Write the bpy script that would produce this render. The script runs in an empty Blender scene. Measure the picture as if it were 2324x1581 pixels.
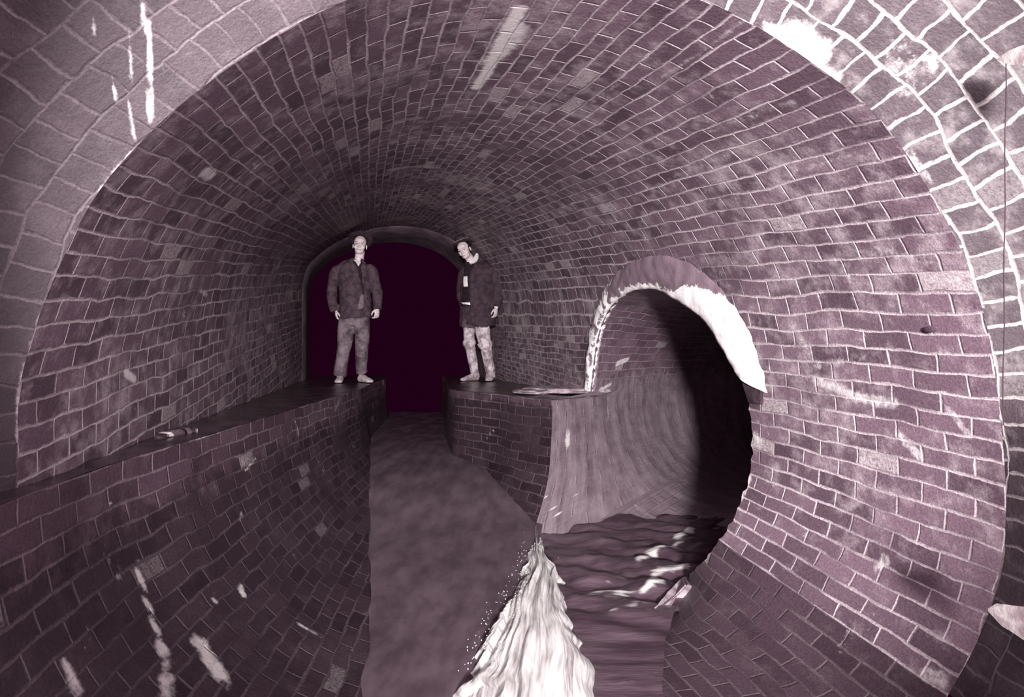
import bpy, bmesh, math, random
import numpy as np
from mathutils import Vector, Matrix, noise
from mathutils.bvhtree import BVHTree
from mathutils.geometry import tessellate_polygon

random.seed(7); np.random.seed(7)
S = bpy.context.scene
C = S.collection
F = 1500.0; CX = 1162.0; CY = 790.5          # focal length and centre in pixels of the 2324 x 1581 frame

# ------------------------------------------------------------------ camera, world, lights, exposure
cam = bpy.data.objects.new('camera', bpy.data.cameras.new('camera')); C.objects.link(cam)
cam.rotation_euler = (math.pi/2, 0, 0); cam.data.sensor_width = 36; cam.data.lens = 36*F/2324
cam.data.clip_start = 0.02; cam.data.clip_end = 200
S.camera = cam
w = bpy.data.worlds.new('world'); S.world = w; w.use_nodes = True
w.node_tree.nodes['Background'].inputs[0].default_value = (0.0078, 0.0002, 0.0042, 1)
w.node_tree.nodes['Background'].inputs[1].default_value = 1.0
def lamp(name, loc, power, radius, col=(1, 1, 1)):
    l = bpy.data.lights.new(name, 'POINT'); l.energy = power; l.shadow_soft_size = radius; l.color = col
    o = bpy.data.objects.new(name, l); C.objects.link(o); o.location = loc; return o
lamp('flash_or_fill_lamp', (0.15, -3.2, 0.35), 3200, 0.24, (1.0, 0.93, 0.95))
lamp('flash_or_fill_lamp', (0.72, -0.1, 0.80), 82, 0.16, (1.0, 0.93, 0.95))  # fill lamp added to brighten the left wall
lamp('flash_or_fill_lamp', (1.25, 0.80, 0.95), 45, 0.10, (1.0, 0.95, 0.95))
lamp('purple_fill_lamp', (0.0, -0.1, 0.15), 24, 0.08, (1.0, 0.10, 0.62))  # unseen purple fill added to lift and tint the blacks
S.view_settings.view_transform = 'Standard'; S.view_settings.look = 'None'
S.view_settings.exposure = 0.75; S.view_settings.gamma = 1.0; S.view_settings.use_curve_mapping = False

# ------------------------------------------------------------------ helpers
def at(px, py, Y): return Vector(((px-CX)/F*Y, Y, (CY-py)/F*Y))
def meshobj(name, verts, faces, mat, parent=None, uvs=None, attrs=None, smooth=True):
    me = bpy.data.meshes.new(name)
    me.from_pydata([tuple(v) for v in verts], [], faces)
    if uvs is not None:
        uv = me.uv_layers.new(name='UVMap')
        li = np.empty(len(me.loops), dtype=np.int32); me.loops.foreach_get('vertex_index', li)
        uv.data.foreach_set('uv', np.asarray(uvs, dtype=np.float32)[li].ravel())
    for k, a in (attrs or {}).items():
        at_ = me.attributes.new(k, 'FLOAT', 'POINT'); at_.data.foreach_set('value', np.asarray(a, dtype=np.float32))
    me.polygons.foreach_set('use_smooth', [smooth]*len(me.polygons))
    me.materials.append(mat); me.update()
    o = bpy.data.objects.new(name, me); C.objects.link(o)
    if parent: o.parent = parent
    return o
def struct(o): o['kind'] = 'structure'; return o
def stuff(o, label, cat): o['kind'] = 'stuff'; o['label'] = label; o['category'] = cat; return o
def tag(o, label, cat, group=None):
    o['label'] = label; o['category'] = cat
    if group: o['group'] = group
    return o
def empty(name, loc, rot=(0, 0, 0)):
    o = bpy.data.objects.new(name, None); C.objects.link(o); o.location = loc; o.rotation_euler = rot
    o.empty_display_size = .1; return o
def hermite(ts, P, q):
    """smooth interpolation of the rows of P, given at ts, at the values q"""
    ts = np.asarray(ts, float); P = np.asarray(P, float); q = np.asarray(q, float)
    d = np.diff(P, axis=0)/np.diff(ts)[:, None]
    m = np.vstack([d[:1], (d[1:]+d[:-1])/2, d[-1:]])
    m[1:-1][(d[1:]*d[:-1]) < 0] = 0
    i = np.clip(np.searchsorted(ts, q, side='right')-1, 0, len(ts)-2)
    h = (ts[i+1]-ts[i]); x = ((q-ts[i])/h)[:, None]; h = h[:, None]
    return (2*x**3-3*x**2+1)*P[i]+(x**3-2*x**2+x)*h*m[i]+(-2*x**3+3*x**2)*P[i+1]+(x**3-x**2)*h*m[i+1]
def grid_faces(nr, nc, wrap=False, flip=False):
    f = []
    for r in range(nr-1):
        for c in range(nc if wrap else nc-1):
            a = r*nc+c; b = r*nc+(c+1) % nc; q = (a, b, b+nc, a+nc)
            f.append(q[::-1] if flip else q)
    return f
def inside(poly, x, y):
    res = False; n = len(poly); j = n-1
    for i in range(n):
        if (poly[i][1] > y) != (poly[j][1] > y) and x < (poly[j][0]-poly[i][0])*(y-poly[i][1])/(poly[j][1]-poly[i][1])+poly[i][0]: res = not res
        j = i
    return res
def project(p): return CX+F*p[0]/p[1], CY-F*p[2]/p[1]
def fbm(p, sc, oc=3): return noise.fractal(Vector(p)*sc, 1.0, 2.0, oc)

# ------------------------------------------------------------------ materials
def newmat(name):
    m = bpy.data.materials.new(name); m.use_nodes = True
    nt = m.node_tree; b = nt.nodes['Principled BSDF']; return m, nt, b
class NG:
    def __init__(s, nt): s.nt = nt
    def n(s, t, **k):
        o = s.nt.nodes.new(t)
        for a, v in k.items(): setattr(o, a, v)
        return o
    def l(s, a, b): s.nt.links.new(a, b)
    def math(s, op, a, b=None, clamp=False):
        o = s.n('ShaderNodeMath', operation=op); o.use_clamp = clamp
        for i, v in enumerate((a, b)):
            if v is None: continue
            if hasattr(v, 'default_value'): s.l(v, o.inputs[i])
            else: o.inputs[i].default_value = v
        return o.outputs[0]
    def mix(s, fac, a, b, mode='MIX'):
        o = s.n('ShaderNodeMix', data_type='RGBA', blend_type=mode)
        for i, v in ((0, fac), (6, a), (7, b)):
            if hasattr(v, 'default_value'): s.l(v, o.inputs[i])
            elif i == 0: o.inputs[i].default_value = v
            else: o.inputs[i].default_value = (*v, 1)
        return o.outputs[2]
    def noise(s, vec, sc, det=4, rough=.55, dim='3D'):
        o = s.n('ShaderNodeTexNoise', noise_dimensions=dim); s.l(vec, o.inputs['Vector'])
        o.inputs['Scale'].default_value = sc; o.inputs['Detail'].default_value = det; o.inputs['Roughness'].default_value = rough
        return o.outputs['Fac']
    def ramp(s, fac, lo, hi):
        o = s.n('ShaderNodeMapRange'); o.interpolation_type = 'SMOOTHSTEP'; s.l(fac, o.inputs[0])
        o.inputs[1].default_value = lo; o.inputs[2].default_value = hi; return o.outputs[0]

def brick_mat(name, bw=.215, rh=.076, ms=.015, dark=(.042, .024, .035), light=(.215, .145, .182), mort=(.55, .48, .50), smear=.5, white=.5,
              rough=.55, offs=.5, bump=.5, stretch=(1, 1), cement=False, wob=.011, pale=.5, dry=0, pale_right=False):
    pale_amt = pale
    m, nt, b = newmat(name); g = NG(nt)
    uv = g.n('ShaderNodeUVMap', uv_map='UVMap').outputs[0]
    pos = g.n('ShaderNodeNewGeometry').outputs['Position']
    # joints wander a little
    d1 = g.n('ShaderNodeTexNoise'); g.l(uv, d1.inputs['Vector']); d1.inputs['Scale'].default_value = 3.2; d1.inputs['Detail'].default_value = 5
    sub = g.n('ShaderNodeVectorMath', operation='SUBTRACT'); g.l(d1.outputs['Color'], sub.inputs[0]); sub.inputs[1].default_value = (.5, .5, .5)
    scl = g.n('ShaderNodeVectorMath', operation='SCALE'); g.l(sub.outputs[0], scl.inputs[0]); scl.inputs['Scale'].default_value = wob*5
    add = g.n('ShaderNodeVectorMath', operation='ADD'); g.l(uv, add.inputs[0]); g.l(scl.outputs[0], add.inputs[1])
    def brick(msz, smooth):
        t = g.n('ShaderNodeTexBrick'); g.l(add.outputs[0], t.inputs['Vector'])
        g.l(g.math('MULTIPLY', g.math('ADD', g.math('MULTIPLY', g.noise(uv, 5, 6, .75), 2.6), -.35), msz), t.inputs['Mortar Size'])
        t.offset = offs; t.inputs['Scale'].default_value = 1; t.inputs['Brick Width'].default_value = bw; t.inputs['Row Height'].default_value = rh
        t.inputs['Mortar Smooth'].default_value = smooth
        t.inputs['Color1'].default_value = (0, 0, 0, 1); t.inputs['Color2'].default_value = (1, 1, 1, 1); t.inputs['Mortar'].default_value = (0, 0, 0, 1)
        return t
    t = brick(ms*.5, .35); rnd = t.outputs['Color']; mo = g.math('MULTIPLY', t.outputs['Fac'], g.ramp(g.noise(uv, 75, 5, .8), .26, .52))
    t2 = brick(ms*.5, 1.0)
    sepr = g.n('ShaderNodeSeparateColor'); g.l(rnd, sepr.inputs[0]); r = sepr.outputs[0]
    n_f = g.noise(uv, 60, 6, .7); n_m = g.noise(uv, 9, 5, .65); n_l = g.noise(pos, 1.3, 4, .6)
    # brick body
    f = g.math('ADD', g.math('MULTIPLY', r, .55), g.math('MULTIPLY', n_f, .7)); f = g.math('SUBTRACT', f, .1, True)
    col = g.mix(f, dark, light)
    # smeared mortar over brick faces
    sm = g.math('ADD', g.math('MULTIPLY', n_m, .75), g.math('MULTIPLY', n_l, .55)); sm = g.ramp(sm, .60, .88)
    col = g.mix(g.math('MULTIPLY', sm, smear), col, mort)
    mcol = g.mix(g.noise(uv, 25, 4, .7), tuple(c*.55 for c in mort), tuple(min(1, c*1.35) for c in mort))
    mf = g.math('MULTIPLY', mo, g.ramp(g.noise(pos, 2.2, 3), .2, .62))
    mf = g.math('MAXIMUM', g.math('MULTIPLY', mo, .30), mf)
    col = g.mix(mf, col, mcol)
    # a few pale bricks and lime crusts
    pale = g.math('MULTIPLY', g.math('GREATER_THAN', r, .975), g.ramp(n_f, .3, .6))
    pale = g.math('MULTIPLY', pale, g.math('SUBTRACT', 1.0, mo))
    col = g.mix(g.math('MULTIPLY', pale, pale_amt), col, (.62, .6, .58))
    cr = g.ramp(g.noise(pos, 5.5, 9, .72), .635, .70); cr = g.math('MULTIPLY', cr, g.ramp(g.noise(pos, .9, 2), .45, .65))
    col = g.mix(g.math('MULTIPLY', cr, white), col, (.72, .70, .68))
    g1 = g.ramp(g.noise(uv, 130, 4, .85), .30, .70)
    col = g.mix(g.math('MULTIPLY', g1, .45), col, (1.0, 1.0, 1.0), 'MULTIPLY') if False else g.mix(1.0, col, g.mix(g1, (.62, .60, .61), (1.30, 1.30, 1.30)), 'MULTIPLY')
    if dry:
        da = g.n('ShaderNodeAttribute', attribute_name='dry').outputs['Fac']
        dm = g.ramp(g.math('ADD', da, g.math('MULTIPLY', g.math('SUBTRACT', n_m, .5), 1.3)), .35, .75)
        col = g.mix(dm, col, g.mix(1.0, col, (dry, dry, dry), 'MULTIPLY'))
    if pale_right:
        la_ = g.n('ShaderNodeAttribute', attribute_name='pale_right').outputs['Fac']
        lm = g.math('MULTIPLY', la_, g.math('MAXIMUM', mo, g.math('MULTIPLY', g.ramp(n_m, .48, .72), .35)))  # mortar made paler towards the upper right
        col = g.mix(lm, col, (.34, .315, .31))
    if cement:
        ca = g.n('ShaderNodeAttribute', attribute_name='cement').outputs['Fac']
        mp_ = g.n('ShaderNodeMapping'); g.l(uv, mp_.inputs[0]); mp_.inputs['Scale'].default_value = (9, 1.1, 1)
        cc = g.mix(g.ramp(g.math('ADD', g.math('MULTIPLY', g.noise(mp_.outputs[0], 1.2, 7, .7), .65), g.math('MULTIPLY', g.noise(uv, 7, 7, .7), .45)), .34, .76), (.10, .065, .085), (.31, .255, .28))
        cm = g.ramp(g.math('ADD', ca, g.math('MULTIPLY', g.math('SUBTRACT', n_m, .5), .9)), .4, .6)
        col = g.mix(g.math('MULTIPLY', cm, .9), col, cc)
    st = g.n('ShaderNodeAttribute', attribute_name='stain_highlight').outputs['Fac']
    sf = g.math('ADD', st, g.math('MULTIPLY', g.math('SUBTRACT', g.noise(pos, 26, 7, .75), .5), 1.1)); sf = g.math('MULTIPLY', g.math('MULTIPLY', g.ramp(sf, .35, .85), g.ramp(st, .02, .3)), .82)
    col = g.mix(sf, col, (.78, .76, .74))
    g.l(col, b.inputs['Base Color'])
    rg = g.math('ADD', g.math('MULTIPLY', n_f, .35), rough-.18); g.l(rg, b.inputs['Roughness'])
    b.inputs['Specular IOR Level'].default_value = .5
    h = g.math('SUBTRACT', g.math('ADD', g.math('MULTIPLY', n_f, .7), g.math('MULTIPLY', n_m, .6)), g.math('MULTIPLY', t2.outputs['Fac'], .55))
    h = g.math('ADD', h, g.math('MULTIPLY', r, .25)); h = g.math('ADD', h, g.math('MULTIPLY', sf, .15))
    bp = g.n('ShaderNodeBump'); bp.inputs['Strength'].default_value = bump; bp.inputs['Distance'].default_value = .012
    g.l(h, bp.inputs['Height']); g.l(bp.outputs[0], b.inputs['Normal'])
    return m
def plain_mat(name, c1, c2, sc=20, rough=.8, bump=.3, dist=.01, coord='obj', spec=.3, ramp=(.3, .7)):
    m, nt, b = newmat(name); g = NG(nt)
    v = g.n('ShaderNodeTexCoord').outputs['Object']
    n = g.noise(v, sc, 7, .65); col = g.mix(g.ramp(n, *ramp), c1, c2); g.l(col, b.inputs['Base Color'])
    b.inputs['Roughness'].default_value = rough; b.inputs['Specular IOR Level'].default_value = spec
    bp = g.n('ShaderNodeBump'); bp.inputs['Strength'].default_value = bump; bp.inputs['Distance'].default_value = dist
    g.l(n, bp.inputs['Height']); g.l(bp.outputs[0], b.inputs['Normal'])
    return m
M = {}
M['vault'] = brick_mat('vault_brick', white=.8, smear=.6)
M['ring'] = brick_mat('ring_brick', bw=.085, rh=.125, ms=.015, dark=(.020, .012, .017), light=(.062, .043, .052), mort=(.12, .098, .108), smear=.5, white=.3, wob=.02, pale=.12, pale_right=True)
M['channel'] = brick_mat('wet_channel_brick', dark=(.017, .008, .013), light=(.062, .040, .051), mort=(.11, .085, .097), smear=.3, rough=.36, white=.5, bump=.6, dry=1.9, pale=.22)
M['branch'] = brick_mat('branch_brick', dark=(.085, .05, .07), light=(.20, .135, .17), mort=(.34, .27, .30), smear=.5, rough=.4, cement=True, white=.6)
M['far'] = brick_mat('shade_black_brick', dark=(.02, .01, .014), light=(.04, .025, .032), mort=(.05, .035, .04), smear=.2, rough=.8, white=0, pale=0)  # colour kept near black to stand for unlit depth
M['bench'] = plain_mat('wet_bench_silt', (.012, .006, .009), (.07, .045, .055), 6, .28, .5, .02, spec=.5)
M['collar'] = None

# ------------------------------------------------------------------ main vault: near edge and far mouth, matched course by course
COR = [((40, 1575), (685, 872)), ((36, 1300), (685, 800)), ((40, 1090), (685, 752)), ((45, 880), (686, 705)), ((80, 745), (686, 660)), ((107, 668), (688, 638)), ((130, 614), (694, 615)),
       ((220, 440), (718, 583)), ((360, 283), (760, 552)), ((531, 145), (800, 534)), ((660, 62), (818, 527)), ((744, 19), (828, 524)), ((872, -32), (845, 519)),
       ((1050, -78), (868, 515)), ((1200, -88), (890, 513)), ((1414, -58), (918, 513)), ((1560, -15), (940, 515)), ((1681, 40), (963, 519)), ((1840, 140), (1008, 534)),
       ((1990, 262), (1048, 558)), ((2105, 425), (1085, 600)), ((2200, 610), (1110, 660)), ((2242, 750), (1120, 735)), ((2265, 900), (1121, 770)),
       ((2280, 1058), (1121, 800)), ((2283, 1150), (1121, 818)), ((2268, 1300), (1121, 840)), ((2220, 1450), (1121, 858)), ((2150, 1580), (1121, 875))]
def nearY(x): return 2.08/(1-.12*(x-CX)/F)
def farY(x): return 8.9/(1-.2*(x-CX)/F)
NP = np.array([at(x, y, nearY(x)) for (x, y), _ in COR]); FP = np.array([at(x, y, farY(x)) for _, (x, y) in COR])
arc = np.concatenate([[0], np.cumsum(np.linalg.norm(np.diff(NP, axis=0), axis=1))])
NT = 620; NS = 250
tq = np.linspace(0, arc[-1], NT)
Nc = hermite(arc, NP, tq); Fc = hermite(arc, FP, tq)
sq = np.linspace(0, 1, NS)**1.5
V = Nc[None]*(1-sq[:, None, None])+Fc[None]*sq[:, None, None]
rows_v = tq                                          # course height, constant along a ruling
LEN = 6.75
UVv = np.stack([np.repeat(sq[:, None]*LEN, NT, 1), np.repeat(rows_v[None], NS, 0)], -1).reshape(-1, 2)
Vf = V.reshape(-1, 3)
vault_faces = grid_faces(NS, NT, flip=True)
# split lines: left springing, right springing
kl = int(np.argmin(np.abs(Nc[:NT//2, 2]-.55))); kr = NT//2+int(np.argmin(np.abs(Nc[NT//2:, 2]-.75)))

# right lower wall: from the bottom ruling of the vault down to the water's edge
we_Y = [1.2, 2.0, 2.73, 3.2, 3.53, 4.04, 4.6]; we_X = [.42, .48, .52, .64, .77, 1.02, 1.02]
def low_right():
    nr, nc = 90, 60; vs = []; uv = []
    for i in range(nr):
        s = -.10+.50*i/(nr-1)
        top = Vector(Nc[-1])*(1-s)+Vector(Fc[-1])*s
        below = (Vector(Nc[-4])*(1-s)+Vector(Fc[-4])*s)
        wy = top.y; wx = float(np.interp(wy, we_Y, we_X)); zb = -1.46
        tan = (top-below).normalized()
        L = (Vector((wx, wy, zb))-top).length
        c1 = top+tan*L*.35; end = Vector((wx, wy, zb)); c2 = end+Vector((1, 0, .12))*L*.40
        prev = top; a = 0
        for j in range(nc):
            q = j/(nc-1)
            p = top*(1-q)**3+c1*3*q*(1-q)**2+c2*3*q*q*(1-q)+end*q**3
            a += (p-prev).length; prev = p
            vs.append(p); uv.append((s*LEN, arc[-1]+a))
    return vs, uv, nr, nc
LRv, LRuv, LRr, LRc = low_right()
lr_faces = grid_faces(LRr, LRc, flip=True)
allv = [Vector(v) for v in Vf]+LRv
bvh = BVHTree.FromPolygons(allv, vault_faces+[tuple(a+len(Vf) for a in f) for f in lr_faces])
def hit(px, py, tree=None):
    d = Vector(((px-CX)/F, 1, (CY-py)/F)).normalized()
    p, n, i, dist = (tree or bvh).ray_cast(d*.05, d)
    if p is None:
        if tree is None and py > 1000: return at(px, py, 1.42*F/(py-CY)), Vector((-.6, -.3, .7))
        return None, None
    if n.dot(d) > 0: n = -n
    return p, n

# the mouth of the branch pipe, as it cuts the right wall
OPEN = [(1340, 890), (1345, 850), (1352, 790), (1366, 735), (1388, 694), (1420, 666), (1450, 655), (1480, 652), (1515, 662), (1560, 690), (1598, 718), (1625, 752),
        (1648, 790), (1672, 840), (1690, 880), (1702, 935), (1707, 990), (1706, 1040), (1700, 1085), (1684, 1128), (1660, 1185), (1628, 1232), (1595, 1275), (1562, 1306),
        (1530, 1345), (1490, 1385)]
def densify(poly, n):
    P = np.array(poly, float); d = np.concatenate([[0], np.cumsum(np.linalg.norm(np.diff(P, axis=0), axis=1))])
    return hermite(d, P, np.linspace(0, d[-1], n))
OPd = densify(OPEN, 220)
OPd = [(x+3.0*math.sin(i*.9)*abs(math.sin(i*.17)) if 95 < i < 200 else x, y+(2.2*math.sin(i*1.7) if 95 < i < 200 else 0)) for i, (x, y) in enumerate(OPd)]
CUT = list(OPd)+[(1440, 1420), (1300, 1300), (1195, 1260), (1195, 895)]
def cut_mesh(verts, faces):
    n = len(verts); ins = np.zeros(n, bool)
    for i, v in enumerate(verts):
        if v[0] > -.2 and 2.5 < v[1] < 7.5 and v[2] < .7:
            x, y = project(v)
            if 1180 < x < 1720 and 640 < y < 1430: ins[i] = inside(CUT, x, y)
        if v[1] > 5.25 and v[2] < -.46 and v[0] > -.9: ins[i] = True
    keep = [f for f in faces if not all(ins[k] for k in f)]
    out = [Vector(v) for v in verts]
    bnd = set(k for f in keep for k in f if ins[k])
    OPa = np.array(OPd)
    for k in bnd:
        x, y = project(out[k]);
        d = np.hypot(OPa[:, 0]-x, OPa[:, 1]-y); j = int(np.argmin(d))
        if d[j] < 30:
            p, nn = hit(*OPa[j]);
            if p: out[k] = p
    return out, keep
# stains: pale lime marks, and a painted arris highlight, drawn as soft strokes on the surfaces themselves
def stain_highlight_field(verts, strokes, tree=None):
    vs = np.array([tuple(v) for v in verts]); st = np.zeros(len(vs))
    for pts, wd, amt in strokes:
        P = [hit(x, y, tree)[0] for x, y in pts]; P = [p for p in P if p is not None]
        for a, b in zip(P, P[1:] or P):
            a = np.array(a); b = np.array(b); ab = b-a; L = max(1e-9, ab.dot(ab))
            q = np.clip(((vs-a)@ab)/L, 0, 1); d = np.linalg.norm(vs-a-q[:, None]*ab, axis=1)
            st = np.maximum(st, amt*np.clip(1.25-d/wd, 0, 1))
    return st
vault_strokes = [([(1180, 20), (1140, 90), (1105, 165), (1080, 200)], .04, .95), ([(1175, 60), (1165, 90), (1110, 145)], .07, .75), ([(960, 160), (1150, 230)], .10, .38), ([(890, 385), (985, 380)], .09, .55),
                 ([(1050, 255), (1170, 262)], .08, .42), ([(465, 388), (480, 400)], .05, .8), ([(620, 60), (650, 50)], .05, .6), ([(1690, 45), (1590, 120), (1500, 175)], .02, .5), ([(1420, 180), (1300, 260)], .03, .45),
                 ([(1850, 862), (1960, 905), (2030, 915)], .05, .62), ([(2040, 985), (2090, 1040)], .04, .6), ([(2150, 925), (2200, 990)], .03, .55), ([(1715, 985), (1725, 1010)], .05, .6),
                 ([(1700, 1085), (1680, 1130)], .035, .8), ([(1790, 720), (1850, 830), (1960, 810)], .05, .45), ([(1990, 570), (2110, 590)], .05, .5), ([(1990, 1290), (2010, 1270)], .05, .55),
                 ([(285, 845), (305, 860)], .035, .85), ([(1300, 400), (1330, 410)], .03, .5), ([(1600, 300), (1800, 230)], .03, .42), ([(1440, 440), (1700, 330)], .02, .42), ([(1700, 420), (2000, 330)], .025, .42),
                 ([(455, 660), (470, 670)], .03, .6), ([(635, 595), (632, 605)], .05, .7), ([(660, 560), (650, 575)], .05, .6), ([(2105, 1530), (2140, 1545)], .06, .6)]
st_all = stain_highlight_field(allv, vault_strokes)
# course scaling: slow drift of the courses is in the rulings already
nf = NT
def sub_faces(a, b):
    return [f for i, f in enumerate(vault_faces) if a <= (i % (NT-1)) < b]
def compact(verts, faces, uvs, attrs):
    used = sorted(set(k for f in faces for k in f)); mp = {k: i for i, k in enumerate(used)}
    return [verts[k] for k in used], [tuple(mp[k] for k in f) for f in faces], [uvs[k] for k in used], {n: np.asarray(a)[used] for n, a in attrs.items()}
stv = st_all[:len(Vf)]
def vault_piece(name, a, b, cut=False):
    f = sub_faces(a, b); vs = list(Vf)
    v, f, u, at_ = compact(vs, f, UVv, {'stain_highlight': stv})
    if cut: v, f = cut_mesh(v, f)
    return struct(meshobj(name, v, f, M['vault'], uvs=u, attrs=at_))
vault_piece('wall_left', 0, kl); vault_piece('ceiling', kl, kr); vault_piece('wall_right', kr, NT-1, True)
v2, f2 = cut_mesh(LRv, lr_faces)
M['low'] = brick_mat('damp_low_brick', dark=(.028, .015, .022), light=(.092, .060, .077), mort=(.14, .108, .12), smear=.55, rough=.42, white=.4, bump=.5)
struct(meshobj('wall_right_invert', v2, f2, M['low'], uvs=LRuv, attrs={'stain_highlight': st_all[len(Vf):]}))

# ------------------------------------------------------------------ the arch ring that flares towards the camera
def ring():
    nr = 60; vs = []; uv = []; cen = Vector((.1, 2.1, -.15))
    for i in range(nr):
        q = i/(nr-1)
        for j in range(0, NT, 2):
            n = Vector(Nc[j]); f = Vector(Fc[j]); back = (n-f).normalized()
            rad = Vector((n.x-cen.x, 0, n.z-cen.z)).normalized()
            z = n.z; wgt = min(1, max(0, (z+.55)/.6)); wgt = wgt*wgt*(3-2*wgt)
            side = .12 if n.x > 0 else .10
            d = rad*(.66*wgt+side*(1-wgt))+Vector((0, -1, 0))*(.60*wgt+.95*(1-wgt))
            if wgt < .999: d = d*1.0
            # small rounded arris
            L = 1.35
            p = n+d*L*q
            vs.append(p); uv.append((tq[j], q*L))
    nc = len(range(0, NT, 2))
    f = grid_faces(nr, nc)
    tree = BVHTree.FromPolygons(vs, f)
    strokes = [([(285, 60), (295, 150), (296, 250), (303, 318)], .010, .62), ([(325, 20), (340, 90), (338, 180), (343, 262)], .013, .85), ([(205, 20), (212, 90)], .008, .8), ([(258, 130), (260, 230)], .008, .6),
               ([(1800, 70), (1860, 120)], .06, .8), ([(1740, 60), (1830, 130), (1900, 180), (1960, 245)], .028, .8), ([(1960, 245), (2060, 340), (2110, 415)], .016, .75), ([(2110, 415), (2160, 500), (2200, 600), (2230, 700), (2255, 830), (2262, 950)], .009, .62), ([(375, 120), (378, 200)], .012, .5),
               ([(345, 275), (300, 340), (230, 420), (175, 500), (125, 600), (90, 700), (55, 810), (42, 900), (38, 1010)], .008, .62), ([(2110, 130), (2118, 150)], .03, .7), ([(2040, 120), (2060, 200)], .08, .45)]  # left edge stroke doubles as a painted arris highlight
    st = stain_highlight_field(vs, strokes, tree)
    return struct(meshobj('wall_arch_ring', vs, f, M['ring'], uvs=uv, attrs={'stain_highlight': st, 'pale_right': [min(1, max(0, (v.x+.15)/.7))*min(1, max(0, (v.z+.9)/.8)) for v in vs]})), tree
ring_o, ring_tree = ring()

# unseen wall added behind the camera; its round hole keeps lamp light off corners
def light_mask():
    vs = []; uv = []; n = 96
    for r_ in (0, 1):
        for k in range(n):
            a = 2*math.pi*k/n
            for q, rr in enumerate((.86, 1.3, 2.2, 4.5)):
                p = Vector((.18+rr*math.cos(a), -.30-.25*r_, .22+rr*math.sin(a))); vs.append(p); uv.append((p.x, p.z))
    f = []
    for r_ in (0, 1):
        for k in range(n):
            for q in range(3):
                a = r_*n*4+k*4+q; b = r_*n*4+((k+1) % n)*4+q; f.append((a, b, b+1, a+1))
    for k in range(n): f.append((k*4, ((k+1) % n)*4, ((k+1) % n)*4+n*4, k*4+n*4))
    return struct(meshobj('wall_light_mask', vs, f, M['far'], uvs=uv, smooth=False))
light_mask()

# ------------------------------------------------------------------ benches, channel and far tunnel
HB = -.41
def benchpt(px, py): Y = -HB*F/(py-CY); return (px-CX)/F*Y, Y
lipL = [(-1.10, .6), (-1.27, 1.2), (-1.33, 1.7)]+[benchpt(*p) for p in ((230, 1060), (430, 1000), (560, 960), (700, 917), (810, 886))]+[(-1.62, 7.5), (-1.75, 9.2), (-2.0, 10.2)]
lipR = [benchpt(1250, 908), benchpt(1190, 901), benchpt(1139, 895), benchpt(1033, 885), (-.72, 7.4), (-.92, 9.2), (-1.1, 10.2)]
wYs = [.6, 2, 4, 4.9, 5.6, 6.2, 6.7, 7.2, 9, 10.2]; wZs = [-1.42, -1.42, -1.385, -1.30, -1.16, -1.08, -1.03, -1.0, -.97, -.96]
def wz(Y): return float(hermite(wYs, np.array(wZs)[:, None], [Y])[0, 0])
wr_y = [905, 1005, 1082, 1178, 1195]; wr_x = [1036, 1069, 1113, 1190, 1216]
def wxR(Y):
    y = CY-F*wz(Y)/Y; x = float(np.interp(y, wr_y, wr_x))
    return min((x-CX)/F*Y, float(np.interp(Y, [p[1] for p in lipR], [p[0] for p in lipR]))-.03)
def wxL(Y):
    x = -.2147*Y
    if Y < 2.6: x = -.2147*2.6+(2.6-Y)*.05
    lx = float(np.interp(Y, [p[1] for p in lipL], [p[0] for p in lipL]))
    return max(x, lx+.03)
def channel_wall(name, lip, wx, ymin, ymax, nr, nc, strokes, flip, nosec=None):
    la = np.array(lip); vs = []; uv = []; row0 = []
    for i in range(nr):
        Y = ymin+(ymax-ymin)*(i/(nr-1)); lx = float(hermite(la[:, 1], la[:, :1], [Y])[0, 0])
        bx = wx(Y); bz = wz(Y); a = 0; prev = None
        for j in range(nc):
            e = math.radians(74); q = j/(nc-8)*e
            if j <= nc-8:
                x = bx+(lx-bx)*(math.cos(q)-math.cos(e))/(1-math.cos(e)); z = HB+(bz-HB)*math.sin(q)/math.sin(e)
                px_, pz_ = x, z
            else:
                k = (j-nc+8)/7; x = px_+(bx-lx)*.06*k; z = pz_-.12*k
            p = Vector((x, Y, z))
            if nosec is not None:
                tz = min(1, max(0, (HB-z)/(HB-(bz-.12)))); wn = max(0, 1-(Y-ymin)/.9)**2
                if i == 0: row0.append(p.copy())
                p = p+(nosec(tz)-row0[j])*wn
            if prev is not None: a += (p-prev).length
            prev = p; nz = noise.noise(p*3.0)*.008
            vs.append(p+Vector((nz, 0, nz))); uv.append((Y*1.02, a+.002))
    f = grid_faces(nr, nc, flip=flip); tree = BVHTree.FromPolygons(vs, f)
    st = stain_highlight_field(vs, strokes, tree)
    dr = [min(1, max(0, 1.15-(HB-v.z)/(.34 if lip is lipL else .10))) for v in vs]
    return struct(meshobj(name, vs, f, M['channel'], uvs=uv, attrs={'stain_highlight': st, 'dry': dr})), tree
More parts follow.
